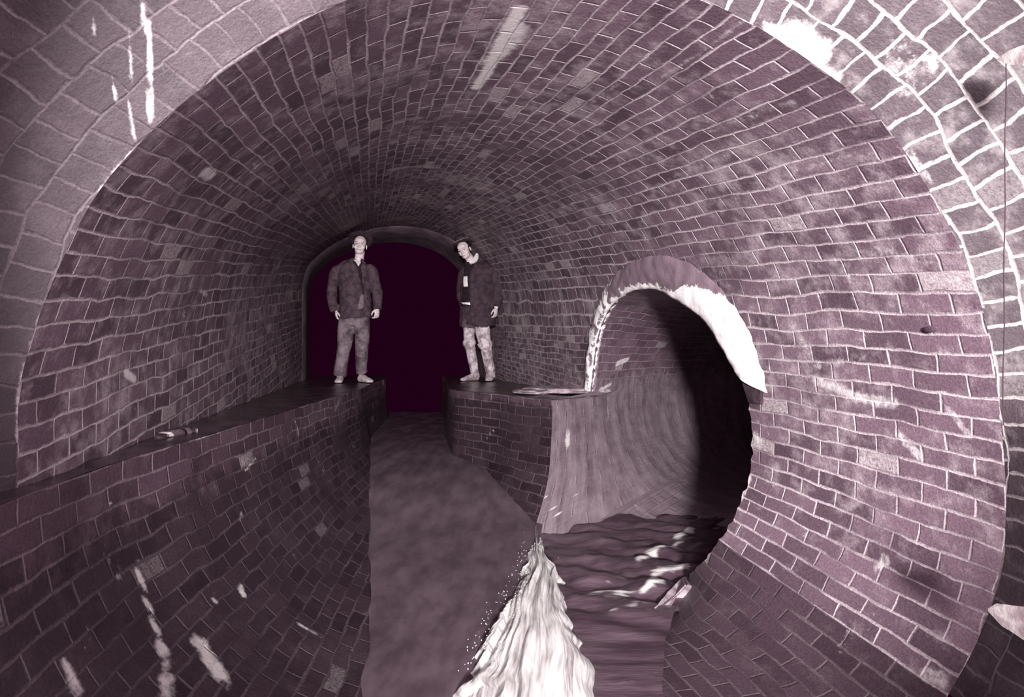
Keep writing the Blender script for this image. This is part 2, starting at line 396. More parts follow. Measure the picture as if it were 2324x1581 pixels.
ls = [([(310, 1275), (330, 1350), (352, 1420), (385, 1500)], .022, 1.0), ([(455, 1460), (480, 1500), (500, 1530)], .055, .95), ([(545, 1330), (552, 1350)], .028, 1.0), ([(485, 1360), (500, 1390)], .014, .9), ([(355, 1470), (400, 1560)], .03, .6),
      ([(675, 1410), (700, 1430), (730, 1447)], .014, .95), ([(670, 955), (680, 990)], .02, .75), ([(715, 1030), (735, 1070)], .010, .6), ([(150, 1505), (175, 1570)], .03, .95), ([(370, 1545), (380, 1580)], .04, .8), ([(235, 1065), (420, 1005), (520, 975)], .012, .55),
      ([(555, 1070), (580, 1040)], .016, .7), ([(580, 1050), (586, 1080)], .010, .8), ([(540, 1180), (550, 1165)], .03, .5), ([(252, 1138), (252, 1140)], .013, 1.1), ([(760, 930), (772, 905)], .05, .5), ([(560, 1310), (590, 1340)], .01, .7),
      ([(505, 1520), (520, 1560)], .03, .6), ([(430, 1420), (450, 1450)], .012, .7), ([(190, 1400), (198, 1440)], .008, .6), ([(500, 1275), (540, 1300)], .006, .5), ([(650, 1210), (670, 1260)], .01, .5)]
_, chl_tree = channel_wall('wall_channel_left', lipL, wxL, .8, 10, 260, 90, ls, False)
nosepts = [(5.24, 1250, 908), (5.22, 1253, 930), (5.18, 1251, 1000), (5.1, 1243, 1090), (5.0, 1228, 1150), (4.92, 1214, 1200), (4.85, 1206, 1262)]
NPn = [at(x, y, Y) for Y, x, y in nosepts]
nosed = [Vector(p) for p in densify([tuple(p) for p in NPn], 50)]
def nosefn(t): k = t*49; i = min(48, int(k)); return nosed[i].lerp(nosed[i+1], k-i)
channel_wall('wall_channel_right', lipR, wxR, 5.24, 10, 130, 60, [([(1120, 975), (1100, 1000)], .02, .6), ([(1060, 920), (1090, 960)], .03, .35)], True, nosefn)
def bench(name, poly, cell=.06, extra=None):
    xs = [p[0] for p in poly]; ys = [p[1] for p in poly]
    vs = [Vector((x, y, HB)) for x, y in poly]
    bm = bmesh.new(); bv = [bm.verts.new(v) for v in vs]; bm.faces.new(bv)
    bmesh.ops.triangulate(bm, faces=bm.faces)
    for _ in range(5):
        bmesh.ops.subdivide_edges(bm, edges=[e for e in bm.edges if e.calc_length() > cell*1.5], cuts=1)
        bmesh.ops.triangulate(bm, faces=bm.faces)
    for v in bm.verts:
        if not v.is_boundary: v.co.z += noise.noise(v.co*5)*.012+.004
    me = bpy.data.meshes.new(name); bm.to_mesh(me); bm.free(); me.materials.append(M['bench'])
    for p in me.polygons: p.use_smooth = True
    o = bpy.data.objects.new(name, me); C.objects.link(o); return struct(o)
def wall_x(side, Y, z=HB):
    best = None
    sl = V[:, :NT//2] if side < 0 else V[:, NT//2:]
    d = (sl[..., 1]-Y)**2+(sl[..., 2]-z)**2; k = np.unravel_index(np.argmin(d), d.shape); return float(sl[k][0])
la = np.array(lipL); ra = np.array(lipR)
yl = np.linspace(.8, 9.9, 60)
pl = [(float(hermite(la[:, 1], la[:, :1], [y])[0, 0]), y) for y in yl]+[((wall_x(-1, y)-.10) if y < 8.3 else wall_x(-1, 8.3)-.5, y) for y in yl[::-1]]
bench('floor_bench_left', pl)
yr = np.linspace(lipR[0][1], 9.9, 40)
pr = [(float(hermite(ra[:, 1], ra[:, :1], [y])[0, 0]), y) for y in yr[::-1]]+[((wall_x(1, y)+.08) if y < 8.8 else .2, y) for y in yr if y > 5.62]
bench('floor_bench_right', pr)
# far mouth: a lined throat 1.2 m long, then a stub widened so the throat shades it, open to the dark world
def far_tunnel():
    axis = Vector((-.25, 1, 0)).normalized(); vs = []; uv = []
    idx = range(0, NT, 4); cols = len(idx)
    cen = Vector(((Fc[0][0]+Fc[-1][0])/2, 8.7, 0))
    secs = [(0, 1.0), (.03, .985), (.5, .975), (1.05, .965)]
    for d, sc in secs:
        for j in idx:
            p = Vector(Fc[j]); c = Vector((cen.x, p.y, 0.2)); p = c+(p-c)*sc+axis*d
            vs.append(p); uv.append((d, tq[j]))
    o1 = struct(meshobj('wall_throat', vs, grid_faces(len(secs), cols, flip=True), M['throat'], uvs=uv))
    vs = []; uv = []
    secs = [(1.05, .965, 0), (1.07, 1.7, 0), (2.2, 1.8, 0)]
    for d, sc, lat in secs:
        for j in idx:
            p = Vector(Fc[j]); c = Vector((cen.x, p.y, 0.2)); p = c+(p-c)*sc+axis*d+Vector((lat, 0, 0))
            vs.append(p); uv.append((d, tq[j]))
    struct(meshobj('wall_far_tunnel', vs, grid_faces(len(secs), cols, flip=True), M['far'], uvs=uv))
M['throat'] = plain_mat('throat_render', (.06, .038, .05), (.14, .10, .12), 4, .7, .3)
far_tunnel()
# ------------------------------------------------------------------ branch pipe
DIR = Vector((.63, .78, 0)).normalized(); PR = Vector((.78, -.63, 0)).normalized(); UP = Vector((0, 0, 1))
def branch():
    C0 = Vector((1.16, 4.97, -.50)); R = .87
    loop = [hit(x, y)[0] for x, y in OPd]                       # from lower left of the collar, over the top, down the right side
    nose = [benchpt(1250, 908)]
    nt_ = Vector((nose[0][0], nose[0][1], HB)); 
    nosepts = [(5.24, 1250, 908), (5.22, 1253, 930), (5.18, 1251, 1000), (5.1, 1243, 1090), (5.0, 1228, 1150), (4.92, 1214, 1200), (4.85, 1206, 1262)]
    NPn = [at(x, y, Y) for Y, x, y in nosepts]
    ns = densify([tuple(p) for p in NPn], 50); nosed = [Vector(p) for p in ns]
    bottom_from = loop[-1]; bot = [bottom_from.lerp(nosed[-1], q)+Vector((0, 0, -.22*math.sin(math.pi*q)**.6 if 0 < q < 1 else 0)) for q in np.linspace(0, 1, 40)[1:-1]]
    top_l = [nosed[0].lerp(loop[0], q) for q in np.linspace(0, 1, 24)[1:-1]]
    L0 = nosed[::-1]+top_l+loop+bot                                # bottom of nose, up, across bench edge, over, down, under
    n = len(L0); A = []
    for p in L0:
        r = p-C0; A.append(math.atan2(r.z, r.dot(PR)))
    A = np.unwrap(A)
    # regularise the angle to run a full turn
    A = np.array(A); tot = A[-1]-A[0]
    path = [(0, C0)]
    secs = [];
    def cpos(d):                                                     # axis: straight, then bends to the right
        k = max(0, d-1.6); ang = min(1.4, k*.42)
        if d <= 1.6: return C0+DIR*d, DIR, PR
        N = 24; p = C0+DIR*1.6; h = (d-1.6)/N
        for i in range(N):
            a = min(1.4, (i+.5)*h*.42); dd = DIR*math.cos(a)+PR*math.sin(a); p = p+dd*h
        dd = DIR*math.cos(ang)+PR*math.sin(ang); return p, dd, PR*math.cos(ang)-DIR*math.sin(ang)
    ds = [0, .02]+list(np.linspace(.08, 1.6, 26))+list(np.linspace(1.75, 7.5, 36))
    vs = []; uv = []; cem = []
    for d in ds:
        c, dd, rr = cpos(d); b = min(1, d/1.1); b = b*b*(3-2*b); a0 = 0
        for k, p in enumerate(L0):
            circ = c+rr*math.cos(A[k])*R*1.0+UP*math.sin(A[k])*R*1.02
            base = p+DIR*d if d <= 1.6 else circ
            q = base.lerp(circ, b)
            vs.append(q); uv.append((d+(.25*k/n), (A[k]-A[0])*R))
            cem.append(min(1, max(0, .5+(-.24-q.z)/.5)))
    f = grid_faces(len(ds), n, wrap=True, flip=False)
    f = [q for q in f]
    tree = BVHTree.FromPolygons(vs, f)
    st = stain_highlight_field(vs, [([(1283, 930), (1285, 975), (1292, 1020)], .035, 1.0), ([(1262, 935), (1262, 950)], .02, .8), ([(1310, 930), (1308, 955)], .016, .7), ([(1235, 1125), (1255, 1155), (1270, 1172)], .013, 1.0), ([(1400, 825), (1425, 815)], .035, 1.1),
                         ([(1360, 885), (1385, 872)], .03, .8), ([(1300, 1110), (1312, 1130)], .014, .7), ([(1378, 895), (1380, 950)], .012, .8), ([(1395, 905), (1398, 935)], .010, .7), ([(1410, 725), (1440, 712)], .03, .5), ([(1395, 760), (1385, 800)], .015, .5),
                         ([(1500, 1040), (1540, 1060)], .02, .3), ([(1450, 675), (1475, 676)], .03, .5)], tree)
    return struct(meshobj('wall_branch_pipe', vs, f, M['branch'], uvs=uv, attrs={'stain_highlight': st, 'cement': cem})), tree, loop
branch_o, br_tree, mouth = branch()

# mortar collar round the upper half of the mouth
def collar_mat():
    m, nt, b = newmat('collar_mortar'); g = NG(nt)
    pos = g.n('ShaderNodeNewGeometry').outputs['Position']
    a = g.n('ShaderNodeAttribute', attribute_name='stain_highlight').outputs['Fac']
    n = g.noise(pos, 14, 7, .7); k = g.ramp(g.math('ADD', a, g.math('MULTIPLY', g.math('SUBTRACT', n, .5), 1.6)), .42, .56)
    col = g.mix(k, g.mix(g.noise(pos, 22, 6, .7), (.15, .10, .13), (.26, .195, .225)), (.92, .91, .89))
    g.l(col, b.inputs['Base Color']); b.inputs['Roughness'].default_value = .75
    bp = g.n('ShaderNodeBump'); bp.inputs['Strength'].default_value = .6; bp.inputs['Distance'].default_value = .012
    g.l(g.math('ADD', n, g.math('MULTIPLY', k, .4)), bp.inputs['Height']); g.l(bp.outputs[0], b.inputs['Normal']); return m
def collar():
    inner = [(1340, 888), (1345, 850), (1352, 790), (1366, 735), (1388, 694), (1420, 666), (1450, 655), (1480, 652), (1515, 662), (1560, 690), (1598, 718), (1625, 752), (1648, 790), (1672, 835), (1682, 850)]
    outer = [(1328, 878), (1330, 835), (1338, 760), (1352, 700), (1378, 645), (1405, 612), (1440, 592), (1485, 580), (1530, 583), (1590, 612), (1650, 672), (1690, 732), (1712, 782), (1732, 845), (1744, 892)]
    n = 200; m = 14; I = densify(inner, n); O = densify(outer, n); vs = []; st = []
    for i in range(n):
        O_ = O[i]+np.array([noise.noise(Vector((i*.13, 0, 0)))*5, noise.noise(Vector((i*.13, 5, 0)))*5])
        i_ = I[i]+np.array([noise.noise(Vector((i*.3, 9, 0)))*2, 0])
        f = i/(n-1)
        pi, ni = hit(*i_)
        vs.append(pi+DIR*(.16 if f > .45 else .02)-ni*(.01 if f > .45 else .03)); st.append(.8 if f > .5 else .25)       # return into the pipe
        vs.append(pi+DIR*.02+ni*.012); st.append(.9)
        for j in range(m):
            q = j/(m-1); x, y = i_*(1-q)+O_*q; p, nn = hit(x, y)
            h = .042*math.sin(math.pi*(.18+.82*q))**.7*(1-.25*q)+.010*noise.noise(p*14)
            vs.append(p+nn*max(h, -.002 if j == m-1 else .004))
            if f > .78: w_ = 1.05
            elif f > .60: w_ = 1.05-max(0, q-(.25+.8*(f-.60)/.18))*2.2
            elif f > .42: w_ = .80-q*1.9
            elif f > .33: w_ = .60-q*1.3
            else: w_ = .62-.35*abs(q-.4)+.25*noise.noise(p*9)
            st.append(w_)
    return struct(meshobj('trim_1', vs, grid_faces(n, m+2, flip=True), M['collar'], attrs={'stain_highlight': st}))
M['collar'] = collar_mat(); collar()

# ------------------------------------------------------------------ water
def water_mat(name, c1, c2, rough, streak, bump, foam_amt=0.0):
    m, nt, b = newmat(name); g = NG(nt)
    uv = g.n('ShaderNodeUVMap', uv_map='UVMap').outputs[0]
    mp = g.n('ShaderNodeMapping'); g.l(uv, mp.inputs[0]); mp.inputs['Scale'].default_value = (streak, 1, 1)
    n1 = g.noise(mp.outputs[0], 3, 6, .6); n2 = g.noise(mp.outputs[0], 14, 5, .6)
    col = g.mix(g.ramp(n1, .3, .7), c1, c2)
    if foam_amt:
        a = g.n('ShaderNodeAttribute', attribute_name='foam').outputs['Fac']
        k = g.ramp(g.math('ADD', a, g.math('MULTIPLY', g.math('SUBTRACT', n2, .5), 1.2)), .45, .95)
        col = g.mix(g.math('MULTIPLY', k, foam_amt), col, (.75, .75, .72))
    g.l(col, b.inputs['Base Color']); b.inputs['Roughness'].default_value = rough; b.inputs['IOR'].default_value = 1.33
    h = g.math('ADD', g.math('MULTIPLY', n1, .6), g.math('MULTIPLY', n2, .3))
    bp = g.n('ShaderNodeBump'); bp.inputs['Strength'].default_value = bump; bp.inputs['Distance'].default_value = .02
    g.l(h, bp.inputs['Height']); g.l(bp.outputs[0], b.inputs['Normal']); return m
BP = [(4.95, .17), (4.83, .16), (3.89, .05), (3.34, -.11), (2.73, -.22), (1.8, -.30), (.8, -.35)]       # where the two streams meet
def bpx(Y): a = np.array(BP[::-1]); return float(np.interp(Y, a[:, 0], a[:, 1]))
def main_water():
    vs = []; uv = []; fo = []; nr, nc = 260, 60
    for i in range(nr):
        Y = .8+(10-.8)*i/(nr-1); z = wz(Y); xl = wxL(Y)-.06
        xr = bpx(Y)+.06 if Y < 4.9 else wxR(Y)+.05
        for j in range(nc):
            q = j/(nc-1); x = xl+(xr-xl)*q
            zz = z+.010*noise.noise(Vector((x*7, Y*1.6, 0)))+.006*noise.noise(Vector((x*20, Y*4, 3)))
            vs.append((x, Y, zz)); uv.append((x, Y)); fo.append(.25 if 5 < Y < 6.6 else .1)
    return stuff(meshobj('main_stream', vs, grid_faces(nr, nc), M['stream'], uvs=uv, attrs={'foam': fo}), 'smooth grey stream running down the central channel between the benches', 'water')
M['stream'] = water_mat('murky_stream', (.078, .054, .066), (.135, .10, .118), .30, 2.2, .16, .22)
main_water()
def crest(x, Y):
    """height of the crossing waves in the side stream"""
    a = (x*.45+Y*.9)
    h = .014*math.sin(a*18+3.5*noise.noise(Vector((x*2.5, Y*2.5, 0))))+.035*noise.noise(Vector((x*4, Y*7, 1)))+.012*noise.noise(Vector((x*13, Y*16, 2)))
    return h
def side_water():
    vs = []; uv = []; fo = []; nr, nc = 260, 150
    for i in range(nr):
        Y = .8+(8.6-.8)*(i/(nr-1))
        if Y < 4.85: xl = bpx(Y)-.02
        else: xl = .10+(Y-4.85)*.72
        xr = float(np.interp(Y, we_Y+[5.2, 6.5, 8.6], [x+.10 for x in we_X[:-2]]+[1.35, 1.75, 2.3, 3.4, 5.2]))
        for j in range(nc):
            q = j/(nc-1); x = xl+(xr-xl)*q; am = min(1, max(.12, (Y-3.0)/.9))
            c_ = crest(x, Y)*am
            vs.append((x, Y, -1.415+c_)); uv.append((x*.5, Y*2.6))
            # foam on the wave crests
            px, py = project((x, Y, -1.41))
            band = 0
            for (x0, y0, x1, y1, wd) in ((1380, 1320, 1500, 1298, 9), (1500, 1298, 1560, 1290, 8), (1530, 1225, 1565, 1208, 12), (1450, 1270, 1530, 1235, 12), (1330, 1345, 1440, 1340, 10), (1440, 1345, 1520, 1320, 8), (1385, 1385, 1450, 1372, 7)):
                ux, uy = x1-x0, y1-y0; t = max(0, min(1, ((px-x0)*ux+(py-y0)*uy)/(ux*ux+uy*uy))); d = math.hypot(px-x0-t*ux, py-y0-t*uy)
                band = max(band, 1-d/(wd*1.7))
            fo.append(.34*min(1, max(0, (3.35-Y)/.4))+max(0, band)*(.75+.9*noise.noise(Vector((x*9, Y*14, 3))))+.3*max(0, min(1, c_*20)))
    # wave crests are raised where they break
    vs = [(x, y, z+.016*max(0, f-.3)) for (x, y, z), f in zip(vs, fo)]
    return stuff(meshobj('branch_stream', vs, grid_faces(nr, nc), M['chop'], uvs=uv, attrs={'foam': fo}), 'choppy dark water swirling out of the branch pipe mouth', 'water')
M['chop'] = water_mat('choppy_water', (.04, .022, .032), (.13, .09, .11), .20, 1.0, .7, .85)
side_water()
def foam():
    m, nt, b = newmat('white_foam'); g = NG(nt)
    uv = g.n('ShaderNodeUVMap', uv_map='UVMap').outputs[0]; n = g.noise(uv, 9, 8, .7); n2 = g.noise(uv, 3, 4, .6)
    g.l(g.mix(g.ramp(g.math('ADD', g.math('MULTIPLY', n, .6), g.math('MULTIPLY', n2, .5)), .38, .62), (.26, .235, .24), (.80, .80, .77)), b.inputs['Base Color']); b.inputs['Roughness'].default_value = .6
    b.inputs['Subsurface Weight'].default_value = .15; b.inputs['Subsurface Radius'].default_value = (.02, .02, .02)
    bp = g.n('ShaderNodeBump'); bp.inputs['Strength'].default_value = .35; bp.inputs['Distance'].default_value = .015; g.l(n, bp.inputs['Height']); g.l(bp.outputs[0], b.inputs['Normal'])
    # outline in the plane of the water: left edge and right edge by distance
    Ys = np.array([4.86, 4.6, 4.3, 3.9, 3.5, 3.2, 2.9, 2.6, 2.2])
    wl = lambda px, py: (px-CX)/F*(1.40*F/(py-CY))
    Lp = [(1214, 1222), (1192, 1290), (1180, 1320), (1150, 1370), (1118, 1410), (1085, 1465), (1060, 1515), (1040, 1565), (1010, 1700)]
    Rp = [(1226, 1224), (1245, 1282), (1275, 1310), (1290, 1370), (1310, 1420), (1345, 1470), (1362, 1515), (1368, 1565), (1375, 1700)]
    ly = np.array([y for _, y in Lp]); nr, nc = 260, 110; vs = []; uv = []
    for i in range(nr):
        y = 1222+(1700-1222)*i/(nr-1); Y = 1.40*F/(y-CY)
        xl = (float(np.interp(y, ly, [x for x, _ in Lp]))-CX)/F*Y; xr = (float(np.interp(y, [b_ for _, b_ in Rp], [x for x, _ in Rp]))-CX)/F*Y
        jl = .06*noise.noise(Vector((0, Y*8, 4)))+.02*noise.noise(Vector((0, Y*25, 4))); jr = .09*noise.noise(Vector((7, Y*6, 4)))
        for j in range(nc):
            q = j/(nc-1); x = xl*(1-q)+xr*q+jl*(1-q)**5+jr*q**5
            body = math.sin(math.pi*min(1, q*1.25 if q < .4 else .5+.5*(q-.4)/.6))**.6 if q < 1 else 0
            edge = min(1, q*9, (1-q)*5)
            # streams fan out as they fall
            fan = q*9+.6*noise.noise(Vector((q*3, Y*2, 0)))
            r = .05*noise.noise(Vector((fan*1.1, Y*1.1, 0)))+.020*noise.noise(Vector((fan*3.2, Y*.9, 2)))+.008*noise.noise(Vector((fan*8, Y*1.4, 5)))+.008*noise.noise(Vector((x*9, Y*5, 8)))
            h = (.055*body+.02+r)*edge-.03*(1-edge)
            vs.append((x, Y, -1.405+h)); uv.append((q*3.4, Y*.30))
    return stuff(meshobj('foam', vs, grid_faces(nr, nc, flip=True), m, uvs=uv), 'white rushing foam where the side water tumbles into the main stream', 'foam')
foam()
def droplets():
    """spray thrown up along the edge of the foam"""
    bm = bmesh.new()
    for i in range(150):
        y = random.uniform(1232, 1540); px = np.interp(y, [1222, 1320, 1410, 1565], [1214, 1182, 1118, 1040])+abs(random.gauss(0, 1))*38-22
        Y = 1.38*F/(y-CY); p = Vector(((px-CX)/F*Y, Y, -1.36+abs(random.gauss(0, .03))))
        r = random.uniform(.0013, .0032)
        bmesh.ops.create_icosphere(bm, subdivisions=1, radius=r, matrix=Matrix.Translation(p) @ Matrix.Diagonal((1, 1.8, 1.3, 1)))
    me = bpy.data.meshes.new('spray'); bm.to_mesh(me); bm.free(); me.materials.append(bpy.data.materials['white_foam'])
    for p in me.polygons: p.use_smooth = True
    o = bpy.data.objects.new('spray', me); C.objects.link(o); return stuff(o, 'fine white droplets thrown up along the foam', 'spray')
droplets()

# ------------------------------------------------------------------ people
def ellip(bm, c, r, rot=None, sub=3):
    Mx = Matrix.Translation(c) @ (rot.to_4x4() if rot is not None else Matrix()) @ Matrix.Diagonal((r[0], r[1], r[2], 1))
    bmesh.ops.create_icosphere(bm, subdivisions=sub, radius=1, matrix=Mx)
def tube(bm, pts, radii, seg=20, side=None, cap=True, ease=True, n=None):
    """closed loft along pts; radii are (a, b) with a across and b fore and aft"""
    P = np.array([tuple(p) for p in pts], float); Rr = np.array([(r, r) if not isinstance(r, tuple) else r for r in radii], float)
    d = np.concatenate([[0], np.cumsum(np.linalg.norm(np.diff(P, axis=0), axis=1))])
    n = n or max(6, int(d[-1]/.02)); q = np.linspace(0, d[-1], n)
    P = hermite(d, P, q); Rr = hermite(d, Rr, q); rings = []
    for i in range(n):
        t = Vector(P[min(n-1, i+1)]-P[max(0, i-1)]).normalized()
        s_ = Vector(side) if side else Vector((1, 0, 0))
        s_ = (s_-t*s_.dot(t)); s_ = s_.normalized() if s_.length > 1e-3 else Vector((0, 1, 0)); u = t.cross(s_)
        rings.append([bm.verts.new(Vector(P[i])+s_*math.cos(a)*Rr[i][0]+u*math.sin(a)*Rr[i][1]) for a in [2*math.pi*k/seg for k in range(seg)]])
    for a, b in zip(rings, rings[1:]):
        for k in range(seg): bm.faces.new((a[k], a[(k+1) % seg], b[(k+1) % seg], b[k]))
    if cap: bm.faces.new(rings[0][::-1]); bm.faces.new(rings[-1])
def fuse(name, bm, mat, parent, voxel=.007, smooth=3, disp=None, drop=None, label=None):
    """melt the overlapping pieces of a bmesh into one continuous surface"""
    bmesh.ops.recalc_face_normals(bm, faces=bm.faces)
    me = bpy.data.meshes.new(name); bm.to_mesh(me); bm.free()
    t = bpy.data.objects.new('tmp', me); C.objects.link(t)
    m = t.modifiers.new('r', 'REMESH'); m.mode = 'VOXEL'; m.voxel_size = voxel; m.use_smooth_shade = True
    if smooth: sm = t.modifiers.new('s', 'SMOOTH'); sm.iterations = smooth; sm.factor = .5
    dg = bpy.context.evaluated_depsgraph_get(); me2 = bpy.data.meshes.new_from_object(t.evaluated_get(dg)); bpy.data.objects.remove(t); bpy.data.meshes.remove(me)
    if disp:
        me2.update()
        nv = [v.normal.copy() for v in me2.vertices]
        for v, n_ in zip(me2.vertices, nv): v.co += n_*disp(v.co)
    me2.name = name; me2.materials.clear(); me2.materials.append(mat)
    for p in me2.polygons: p.use_smooth = True
    o = bpy.data.objects.new(name, me2); C.objects.link(o); o.parent = parent
    if label: o['label'] = label
    return o
def folds(scale, amp, ax=(1, 1, .45)):
    return lambda c: amp*noise.noise(Vector((c.x*ax[0], c.y*ax[1], c.z*ax[2]))*scale)+amp*.45*noise.noise(Vector((c.x, c.y, c.z))*scale*2.6)
def cloth(name, c1, c2, sc=9, r=.9): return plain_mat(name, c1, c2, sc, r, .5, .006, spec=.2, ramp=(.38, .62))
M['skin'] = plain_mat('skin', (.50, .42, .43), (.62, .54, .54), 12, .6, .1, .002)
M['skin2'] = plain_mat('shaded_hand_skin', (.30, .23, .25), (.44, .36, .38), 18, .7, .1, .002)
M['jacket'] = cloth('worn_wool', (.035, .021, .028), (.072, .048, .060), 16)
M['coat'] = cloth('dark_coat_cloth', (.028, .017, .023), (.052, .033, .043), 16)
M['trouser'] = cloth('muddy_trouser', (.05, .032, .042), (.19, .15, .17), 5)
M['dtrouser'] = cloth('dark_trouser', (.06, .035, .05), (.10, .065, .085), 6)
M['vest'] = cloth('dark_knit', (.010, .005, .008), (.022, .012, .017), 30)
M['boot'] = cloth('mud_crusted_rubber', (.20, .15, .175), (.55, .50, .51), 11, .7)
M['shoe'] = cloth('mud_caked_leather', (.34, .28, .30), (.50, .44, .45), 10)
M['hat'] = cloth('dark_felt', (.022, .012, .018), (.05, .03, .04), 10)
M['hair'] = cloth('dark_hair', (.008, .004, .006), (.02, .01, .014), 40)
M['linen'] = cloth('pale_linen', (.62, .58, .58), (.78, .74, .73), 10)
M['dark'] = plain_mat('dark_line', (.02, .01, .015), (.04, .02, .03), 30)
M['sole'] = M['hair']; M['brow'] = cloth('brown_line', (.08, .05, .06), (.13, .09, .10), 40)

def head_into(bm, Hm):
    """a head about 23 cm high, face towards -Y; Hm places it"""
    def E(c, r, sub=3, rz=None): ellip(bm, Hm @ Vector(c), r, Hm.to_3x3() @ rz if rz is not None else Hm.to_3x3(), sub)
    E((0, .012, .035), (.074, .092, .084)); E((0, -.012, -.035), (.058, .070, .072)); E((0, -.052, -.088), (.026, .024, .021)); E((0, -.02, -.078), (.050, .055, .030))
    for s in (-1, 1):
        E((s*.038, -.050, -.030), (.026, .020, .026)); E((s*.030, -.074, .017), (.028, .012, .009)); E((s*.077, .008, -.012), (.009, .017, .031), 2)
        E((s*.013, -.092, -.033), (.010, .011, .009), 2)
    E((0, -.091, -.012), (.0095, .015, .030)); E((0, -.101, -.030), (.013, .014, .011)); E((0, -.078, -.062), (.024, .011, .007)); E((0, -.074, -.073), (.020, .010, .006)); E((0, -.066, .045), (.052, .022, .032))
def face_bits(root, Hm, smile=False):
    def piece(name, specs, mat, label=None):
        bm = bmesh.new()
        for c, r, a in specs:
            rot = Hm.to_3x3() @ Matrix.Rotation(a, 3, 'Y'); ellip(bm, Hm @ Vector(c), r, rot, 2)
        me = bpy.data.meshes.new(name); bm.to_mesh(me); bm.free(); me.materials.append(mat)
        for p in me.polygons: p.use_smooth = True
        o = bpy.data.objects.new(name, me); C.objects.link(o); o.parent = root
        if label: o['label'] = label
        return o
    for s in (-1, 1):
        piece('eye', [((s*.030, -.079, .001), (.011, .005, .0042), 0)], M['brow'])
        piece('eyebrow', [((s*.031, -.087, .021), (.019, .005, .0032), s*.15)], M['brow'])
    piece('mouth', [((0, -.0865, -.0675), (.021 if smile else .017, .005, .0022), 0)], M['dark'])
def hand_into(bm, wrist, direction, palm_n, thumb_side, sc=1.0, curl=.5):
    """palm, four unequal bent fingers and a thumb leaving the side of the palm"""
    d = direction.normalized(); n = palm_n.normalized(); t = d.cross(n).normalized()*thumb_side; n = t.cross(d).normalized() if t.cross(d).dot(n) > 0 else -t.cross(d).normalized()
    R = Matrix((t, n, d)).transposed()
    ellip(bm, wrist+d*.045*sc, (.040*sc, .017*sc, .052*sc), R, 3); ellip(bm, wrist+d*.0*sc, (.026*sc, .020*sc, .035*sc), R, 2)
    for k, (off, L) in enumerate(((.030, .070), (.010, .080), (-.010, .075), (-.029, .060))):
        p0 = wrist+d*.080*sc+t*off*sc; a = curl*(.8+.12*k); p1 = p0+(d*math.cos(a*.6)+n*math.sin(a*.6))*L*.45*sc
        p2 = p1+(d*math.cos(a*1.6)+n*math.sin(a*1.6))*L*.32*sc; p3 = p2+(d*math.cos(a*2.5)+n*math.sin(a*2.5))*L*.25*sc
        tube(bm, [p0-d*.02*sc, p0, p1, p2, p3], [.0095*sc, .0095*sc, .009*sc, .0082*sc, .006*sc], 8, side=t, n=12)
    q0 = wrist+d*.02*sc+t*.028*sc; q1 = q0+(d*.6+t*.6+n*.3).normalized()*.035*sc; q2 = q1+(d*.85+t*.15+n*.45).normalized()*.030*sc; q3 = q2+(d*.95+n*.3-t*.1).normalized()*.022*sc
    tube(bm, [q0, q1, q2, q3], [.013*sc, .011*sc, .0098*sc, .007*sc], 8, side=n, n=10)
def shoe(name, root, heel, toe, mat, h=.085, wd=.046):
    bm = bmesh.new(); d = (toe-heel); d.z = 0; L = d.length; d.normalize(); s_ = Vector((-d.y, d.x, 0)); R = Matrix((s_, d, Vector((0, 0, 1)))).transposed()
    g0 = heel.z
    tube(bm, [heel+d*(-.01)+Vector((0, 0, .045)), heel+d*.05+Vector((0, 0, .052)), heel+d*(L*.5)+Vector((0, 0, .040)), heel+d*(L*.75)+Vector((0, 0, .030)), heel+d*(L-.012)+Vector((0, 0, .022))],
         [(wd*.75, .040), (wd*.85, .050), (wd*.88, .038), (wd, .028), (wd*.55, .016)], 18, side=s_)
    ellip(bm, heel+d*.03+Vector((0, 0, h*.75)), (wd*.82, .050, h*.55), R)
    ellip(bm, heel+d*(L*.78)+Vector((0, 0, .026)), (wd, L*.2, .026), R)
    o = fuse(name, bm, mat, root, .006, 3, folds(30, .003))
    for v in o.data.vertices: v.co.z = max(v.co.z, g0+.008)
    b2 = bmesh.new(); tube(b2, [heel-d*.012+Vector((0, 0, .006)), heel+d*L*.4+Vector((0, 0, .006)), heel+d*L*.75+Vector((0, 0, .006)), heel+d*(L)+Vector((0, 0, .007))], [(wd*.7, .006), (wd*.68, .006), (wd*1.0, .006), (wd*.5, .006)], 14, side=s_)
    me = bpy.data.meshes.new('sole'); b2.to_mesh(me); b2.free(); me.materials.append(M['sole']); so = bpy.data.objects.new('sole', me); C.objects.link(so); so.parent = o
    return o
